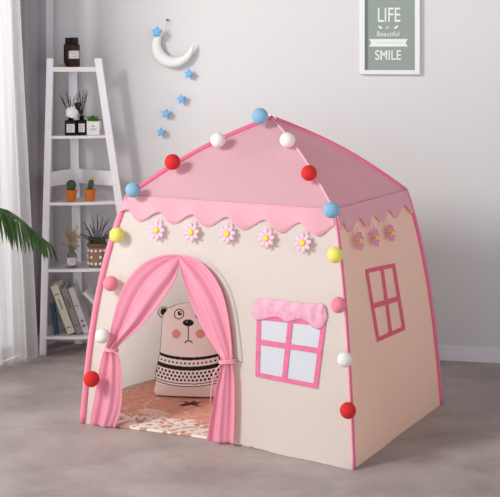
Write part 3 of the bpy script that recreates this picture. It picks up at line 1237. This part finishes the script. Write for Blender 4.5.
# wicker planter with lavender
c = sp(97, 3, .030)
t = thing('lavender_planter', c, 'brown wicker planter with white dots holding purple lavender', 'plant')
w_, h_ = 18.5*PX, 24*PX
M['wicker'] = mat('brown_wicker', (150, 116, 92), .85, var=.2, vscale=70, bump=.6, bscale=120)
b = MB()
b.lathe(c, [(w_*.42, 0), (w_*.46, .004), (w_*.48, h_*.86), (w_*.44, h_*.86), (w_*.40, h_*.70)], 28)
bk = b.build('basket', M['wicker'], t, smooth=True)
b = MB()
b.lathe(c, [(w_*.50, h_*.84), (w_*.54, h_*.87), (w_*.54, h_*.97), (w_*.50, h_), (w_*.44, h_), (w_*.42, h_*.84)], 28)
b.build('rim', mat('brown_rim', (118, 84, 62), .85, bump=.6, bscale=120), t, smooth=True)
b = MB()
for row in range(3):
    for q in range(12):
        a = 2*PI*q/12
        if abs(row-1) == 1 or q % 2 == 0:
            p = c+Vector((math.cos(a), math.sin(a), 0))*(w_*.475)+Vector((0, 0, h_*(.16+.27*row)))
            b.ball(p, 1.0, 10, (.0085, .0085, .0085))
b.build('white_dots', M['cotton'], bk, smooth=True)
M['lav_stem'] = mat('lavender_leaf', (86, 94, 80), .8)
M['lav'] = mat('lavender_bloom', (94, 78, 112), .85, var=.2, vscale=90)
lv = MB()
for q in range(90):
    a = random.uniform(0, 2*PI)
    L_ = random.uniform(.03, .09)
    p = c+Vector((random.uniform(-.03, .03), random.uniform(-.03, .03), h_*.94))
    e = p+Vector((math.cos(a)*L_*.9, math.sin(a)*L_*.6, L_*random.uniform(.2, .9)))
    lv.tube([p, p.lerp(e, .5)+Vector((0, 0, .012)), e], lambda z: .0028*(1-z)+.0006, 5)
lv.build('leaves', M['lav_stem'], t, smooth=True)
for ex, ey in ((81, 234), (84, 222), (86.5, 228), (90, 225), (93, 219), (97.5, 214.5), (98, 222), (103, 217), (106, 221), (109, 219.5), (110.5, 228), (108, 234), (101, 228), (88, 236), (95, 230)):
    e = P(ex, ey, c.y+random.uniform(-.03, .02))
    p = c+Vector((random.uniform(-.02, .02), random.uniform(-.02, .02), h_*.9))
    b = MB()
    mid = p.lerp(e, .5)+Vector((0, 0, .012))
    b.tube([p, mid, e], .0012, 5)
    for z in range(7):
        f_ = .5+.5*z/6
        pp = mid.lerp(e, (f_-.5)*2)
        b.ball(pp+Vector((random.uniform(-.002, .002), -.001, 0)), .0045-.0018*(z/6), 6, (1, 1, 1.3))
    b.build('lavender_sprig', M['lav'], t, smooth=True)

# books leaning on the bottom board
def book(px_bot, ang, th, hgt, dep, back, mcol, lab, deco, z_extra=0, yaw=0):
    """foot of the spine at px_bot; leans to the left by ang"""
    c = sp(px_bot, 4, back)
    t = thing('book', c, lab, 'book', 'books on the bottom shelf')
    R = Matrix.Rotation(yaw, 3, 'Z') @ Matrix.Rotation(-ang, 3, 'Y')
    c = c+Vector((0, 0, z_extra+th*math.sin(ang)))
    def at(x, y, z):
        return c+R @ Vector((x, y, z))
    def bx(b_, x0, x1, y0, y1, z0, z1):
        b_.hexa([at(x0, y0, z0), at(x1, y0, z0), at(x1, y1, z0), at(x0, y1, z0)], [at(x0, y0, z1), at(x1, y0, z1), at(x1, y1, z1), at(x0, y1, z1)])
    b = MB()
    bx(b, -th, -th+.003, 0, dep, 0, hgt)
    bx(b, -.003, 0, 0, dep, 0, hgt)
    bx(b, -th+.003, -.003, 0, .004, 0, hgt)
    cv = b.build('cover', mcol, t)
    b = MB()
    bx(b, -th+.003, -.003, .004, dep-.004, .003, hgt-.004)
    b.build('pages', M['label'], t)
    if deco:
        b = MB()
        for z0, z1, x0, x1 in deco:
            bx(b, -th*x1, -th*x0, -.0008, .001, hgt*z0, hgt*z1)
        b.build('spine_print', M['ink'], cv)
    return t
book(74.8, math.radians(20), .040, .275, .155, .0, mat('cream_cover', (220, 214, 196), .7), 'thick cream book leaning at the left of the bottom shelf row',
     [(.12, .14, .2, .8), (.5, .72, .45, .6), (.8, .82, .2, .8)])
book(82.6, math.radians(20), .033, .260, .15, .0, mat('taupe_cover', (150, 140, 138), .7), 'taupe grey book leaning between cream and pale books',
     [(.55, .75, .3, .7), (.15, .2, .3, .7)])
book(89.3, math.radians(19.5), .031, .258, .15, .0, mat('pale_lilac_cover', (206, 200, 206), .7), 'pale lilac book leaning at the right end of the row',
     [(.14, .20, .25, .75), (.25, .3, .25, .75), (.6, .62, .2, .8)])
book(124, math.radians(45), .018, .30, .08, .01, mat('white_cover', (226, 222, 220), .7), 'white book slumped low behind the pink edge of the tent', None)
book(58.5, math.radians(9), .022, .165, .035, .012, mat('navy_cover', (52, 72, 108), .7), 'dark blue book at the far left back of the bottom shelf', None)

# ------------------------------------------------------------------ moon and stars on the wall
M['moon'] = mat('white_satin_moon', (230, 229, 227), .7, bump=.05, bscale=30)
KW = wall_hit(175, 45).y/F
mc = wall_hit(174.2, 46.5)
moon = thing('moon_decoration', mc, 'puffy white crescent moon hanging on the wall above the tent', 'decoration')
def wallp(px, py, off):
    return wall_hit(px, py)-NB*off
oc, orad = (174.4, 47.0), 20.8
ic, irad = (177.6, 41.8), 15.2
A0, A1 = math.radians(-8), math.radians(-8)
# spine of the crescent runs from the upper left tip round the bottom to the right tip
def cres(s):
    # angle measured in photo space, 0 = right, 90 = down
    ang = math.radians(lerp(252, -14, s))
    ox, oy = oc[0]+orad*math.cos(ang), oc[1]+orad*math.sin(ang)
    # inner arc met along the ray to the outer centre
    dx, dy = math.cos(ang), math.sin(ang)
    ex, ey = oc[0]-ic[0], oc[1]-ic[1]
    bq = dx*ex+dy*ey
    disc = max(0, bq*bq-(ex*ex+ey*ey-irad*irad))
    r_ = -bq+math.sqrt(disc)
    r_ = min(r_, orad-.25)
    wdt = (orad-r_)*(min(1, s*(1-s)*14+.05))
    r_ = orad-wdt
    return (ox, oy), (oc[0]+r_*dx, oc[1]+r_*dy)
b = MB()
def mf(a, v):
    (ox, oy), (ix, iy) = cres(v)
    ph = 2*PI*a
    k = .5+.5*math.cos(ph)
    x, y = lerp(ix, ox, k), lerp(iy, oy, k)
    wd = math.hypot(ox-ix, oy-iy)*KW
    return wallp(x, y, .036+min(.03, .48*wd)*math.sin(ph))
b.grid(mf, 24, 70, wrap=True)
b.build('crescent', M['moon'], moon, smooth=True)
b = MB()
b.tube([wallp(167.6, 25.5, .034), wallp(168.6, 23, .02), wallp(167.7, 20, .012)], .0012, 6)
b.build('hanging_loop', mat('grey_cord', (170, 168, 168), .8), moon, smooth=True)
b = MB()
b.tube([wallp(167.7, 20, 0), wallp(167.7, 20, .016)], .006, 10)
b.build('hook', mat('steel_pin', (150, 148, 150), .4, metal=.6), moon, smooth=True)
b = MB()
b.tube([wallp(160, 55, 0), wallp(160, 55, .03)], .006, 8)
b.build('mount', M['white'], moon, smooth=True)
M['star'] = mat('blue_felt_star', (120, 184, 232), .85, bump=.2, bscale=120)
star = thing('star_decoration', (0, 0, 0), '', 'decoration', 'blue stars on the wall')
b = MB()
R0 = .031
ring = []
for k in range(10):
    a = PI/2+k*PI/5
    r = R0 if k % 2 == 0 else R0*.56
    ring.append(Vector((r*math.cos(a), 0, r*math.sin(a))))
n = len(ring)
vs = [p*.88+Vector((0, -.010, 0)) for p in ring]+[p+Vector((0, -.004, 0)) for p in ring]+[p+Vector((0, .004, 0)) for p in ring]+[p*.88+Vector((0, .010, 0)) for p in ring]+[Vector((0, -.016, 0)), Vector((0, .013, 0))]
fs = []
for r in range(3):
    fs += [(r*n+i, r*n+(i+1) % n, (r+1)*n+(i+1) % n, (r+1)*n+i) for i in range(n)]
fs += [(4*n, (i+1) % n, i) for i in range(n)]+[(4*n+1, 3*n+i, 3*n+(i+1) % n) for i in range(n)]
b.add(vs, fs)
b.build('star_body', M['star'], star, bevel=.002)
b = MB()
b.tube([Vector((0, .008, 0)), Vector((0, .034, 0))], .004, 8)
b.build('mount', M['white'], star, smooth=True)
wyaw = math.atan2(TB.y, TB.x)
STARS = [(160, 32, 1.05, .08, .060, 'blue star on the upper left tip of the white moon'),
         (190.4, 74, .93, .1, .034, 'blue star just below the right side of the white moon'),
         (182.8, 99, .92, -.2, .034, 'blue star in the trail under the moon, third from top'),
         (167.7, 113.5, .95, .15, .034, 'blue star in the trail under the moon, fourth from top'),
         (162.6, 132, .88, .0, .034, 'lowest blue star on the wall, nearest the tent roof')]
for i, (px, py, sc, rl, off, lab) in enumerate(STARS):
    o = star if i == 0 else copy_tree(star)
    p = wallp(px, py, off if i else .066)
    o.location = p
    o.rotation_euler = (Matrix.Rotation(wyaw, 3, 'Z') @ Matrix.Rotation(rl, 3, 'Y')).to_euler()
    o.scale = (sc, sc, sc)
    o['label'] = lab
# the first star sits on the moon, so its mount is short
for ch in star.children:
    if ch.name.startswith('mount'):
        ch.scale = (1, .35, 1)

# ------------------------------------------------------------------ framed print
fc = wall_hit(390, 20)
poster = thing('framed_print', wall_hit(390, 74)-NB*.0, 'sage green framed lettering print with a white frame on the wall', 'picture')
KP = fc.y/F
KX = (wall_hit(410, 20)-wall_hit(370, 20)).length/40
def pp(px, py, off):
    """on the print: straight plane along the wall"""
    c = wall_hit(px, 20)
    return Vector((c.x, c.y, fc.z+(20-py)*KP))-NB*off
def pbox(b_, x0, x1, y0, y1, o0, o1):
    b_.hexa([pp(x0, y1, o1), pp(x1, y1, o1), pp(x1, y1, o0), pp(x0, y1, o0)], [pp(x0, y0, o1), pp(x1, y0, o1), pp(x1, y0, o0), pp(x0, y0, o0)])
YT = -10
b = MB()
pbox(b, 360, 365.2, YT, 74.3, 0, .028)
pbox(b, 415.2, 420, YT, 74.3, 0, .028)
pbox(b, 365.2, 415.2, 70, 74.3, 0, .028)
pbox(b, 365.2, 415.2, YT, YT+4.3, 0, .028)
b.build('picture_frame', M['trim'], poster, bevel=.0015)
b = MB()
pbox(b, 365.2, 415.2, YT+4.3, 70, .001, .008)
art = b.build('print_sheet', mat('sage_paper', (142, 153, 145), .7), poster)
M['ptext'] = mat('white_print', (226, 232, 228), .7)
prot = (PI/2, 0, wyaw)
orig = poster.location
def letters(body, cx, cy, hpx, wpx, name, bold=0.0):
    # size from the cap height, then squeezed to the printed width
    size = hpx*KP/.70
    o = text_mesh(body, size, M['ptext'], name, art, pp(cx, cy, .0086)-orig, prot, 1.0, bold)
    xs = [v.co.x for v in o.data.vertices]
    ys = [v.co.y for v in o.data.vertices]
    fx = wpx*KX/(max(xs)-min(xs))
    fy = hpx*KP/(max(ys)-min(ys))
    mx, my = (max(xs)+min(xs))/2, (max(ys)+min(ys))/2
    for v in o.data.vertices:
        v.co.x = (v.co.x-mx)*fx
        v.co.y = (v.co.y-my)*fy
    return o
letters('LIFE', 389.3, 14.8, 14.2, 22.5, 'lettering', .0004)
letters('is', 387.7, 27.2, 3.0, 2.6, 'lettering')
letters('Beautiful', 388.3, 33.8, 4.8, 22, 'lettering')
letters('SMILE', 388.2, 55, 9.8, 26, 'lettering', .0006)
b = MB()
for x0, x1 in ((377.8, 383), (393.5, 399)):
    flip = 1 if x0 < 390 else -1
    m_ = (x0+x1)/2
    tip, root = (x1, x0) if flip > 0 else (x0, x1)
    b = MB()
    b.prism([pp(root, 25.6, .009), pp(m_, 26.0, .009), pp(tip, 28.2, .009), pp(m_, 28.9, .009), pp(root+flip*1.2, 27.4, .009)], NB*.0006)
    b.build('leaf_ornament', M['ptext'], art)
b = MB()
b.prism([pp(369, 39.0, .0092), pp(408, 39.0, .0092), pp(405.6, 42.8, .0092), pp(408, 46.6, .0092), pp(369, 46.6, .0092), pp(371.4, 42.8, .0092)], NB*.0008)
bn = b.build('banner', M['ptext'], art)
b = MB()
x = 376
while x < 402:
    l_ = random.uniform(1.0, 2.4)
    pbox(b, x, x+l_*.8, 42.2, 43.4, .0092, .0097)
    x += l_+.5
b.build('banner_print', mat('banner_ink', (196, 204, 200), .7), bn)

# ------------------------------------------------------------------ potted palm at the left, only a frond reaches into view
pb = Vector((-1.52, 5.02, 0))
palm = thing('potted_palm', pb, 'green palm frond of a floor plant arching in from the left edge', 'plant')
M['palm'] = mat('palm_green', (74, 118, 54), .4, trans=.15, var=.35, vscale=18)
M['rachis'] = mat('palm_stem', (86, 120, 58), .6)
b = MB()
b.lathe(pb, [(.11, 0), (.125, .01), (.15, .26), (.155, .27), (.14, .27), (.135, .24)], 28)
b.build('pot', mat('grey_planter', (180, 176, 172), .7), palm, smooth=True)
b = MB()
b.lathe(pb, [(.134, .225), (.134, .235)], 24)
b.build('soil', M['soil'], palm)
def frond(path, n_leaf, ll, droop):
    s = MB()
    s.tube([Vector(spline(path, i/20)) for i in range(21)], lambda t: .006*(1-.8*t), 6)
    ra = s.build('frond', M['rachis'], palm, smooth=True)
    l = MB()
    for i in range(n_leaf):
        t = .34+.66*i/(n_leaf-1)
        p = Vector(spline(path, t))
        tan = (Vector(spline(path, min(1, t+.02)))-Vector(spline(path, t-.02))).normalized()
        sd = tan.cross(Vector((0, 0, 1))).normalized()
        for sg in (-1, 1):
            length = ll*(1.12-.68*(t-.34)/.66)*random.uniform(.85, 1.1)
            d0 = (tan*.60+sd*sg*.45+Vector((0, 0, .05 if sg > 0 else -.12))).normalized()
            d1 = (tan*(.22+.45*(t-.34)/.66)+sd*sg*.20+Vector((0, 0, -droop))).normalized()
            pts_ = []
            q = p.copy()
            for k in range(7):
                pts_.append(q.copy())
                q = q+d0.lerp(d1, min(1, k/3.2)).normalized()*length/6
            wv = tan.cross(d1)
            k0 = len(l.v)
            for k, q in enumerate(pts_):
                f_ = k/6
                w2 = .0066*max(0, math.sin(PI*(.12+.88*f_)))**.8+.0004
                dd = d0.lerp(d1, min(1, k/3.2)).normalized()
                side_ = dd.cross(sd*sg+Vector((0, .6, .2))).normalized()
                nn = dd.cross(side_).normalized()
                l.v += [q-side_*w2, q+nn*.0022, q+side_*w2]
            for k in range(6):
                a = k0+k*3
                l.f += [(a, a+1, a+4, a+3), (a+1, a+2, a+5, a+4)]
    l.build('leaflets', M['palm'], ra, smooth=True, solid=.0008)
top = pb+Vector((0, 0, .26))
def fp_(px, py, d):
    return tuple(P(px, py, d))
frond([tuple(top), (-1.46, 5.12, .62), fp_(-42, 200, 5.30), fp_(-2, 208, 5.42), fp_(20, 222, 5.52), fp_(43, 240, 5.60)], 24, .29, 1.3)
frond([tuple(top), (-1.50, 5.05, .62), fp_(-95, 205, 5.16), fp_(-80, 205, 5.20), fp_(-66, 218, 5.22), fp_(-52, 240, 5.25)], 18, .15, 1.1)
for a in (2.6, 3.5, 4.4):
    dx, dy = math.cos(a), math.sin(a)
    frond([tuple(top), tuple(top+Vector((dx*.05, dy*.05, .36))), tuple(top+Vector((dx*.2, dy*.2, .62))), tuple(top+Vector((dx*.4, dy*.4, .62))), tuple(top+Vector((dx*.58, dy*.58, .46)))], 18, .15, 1.1)
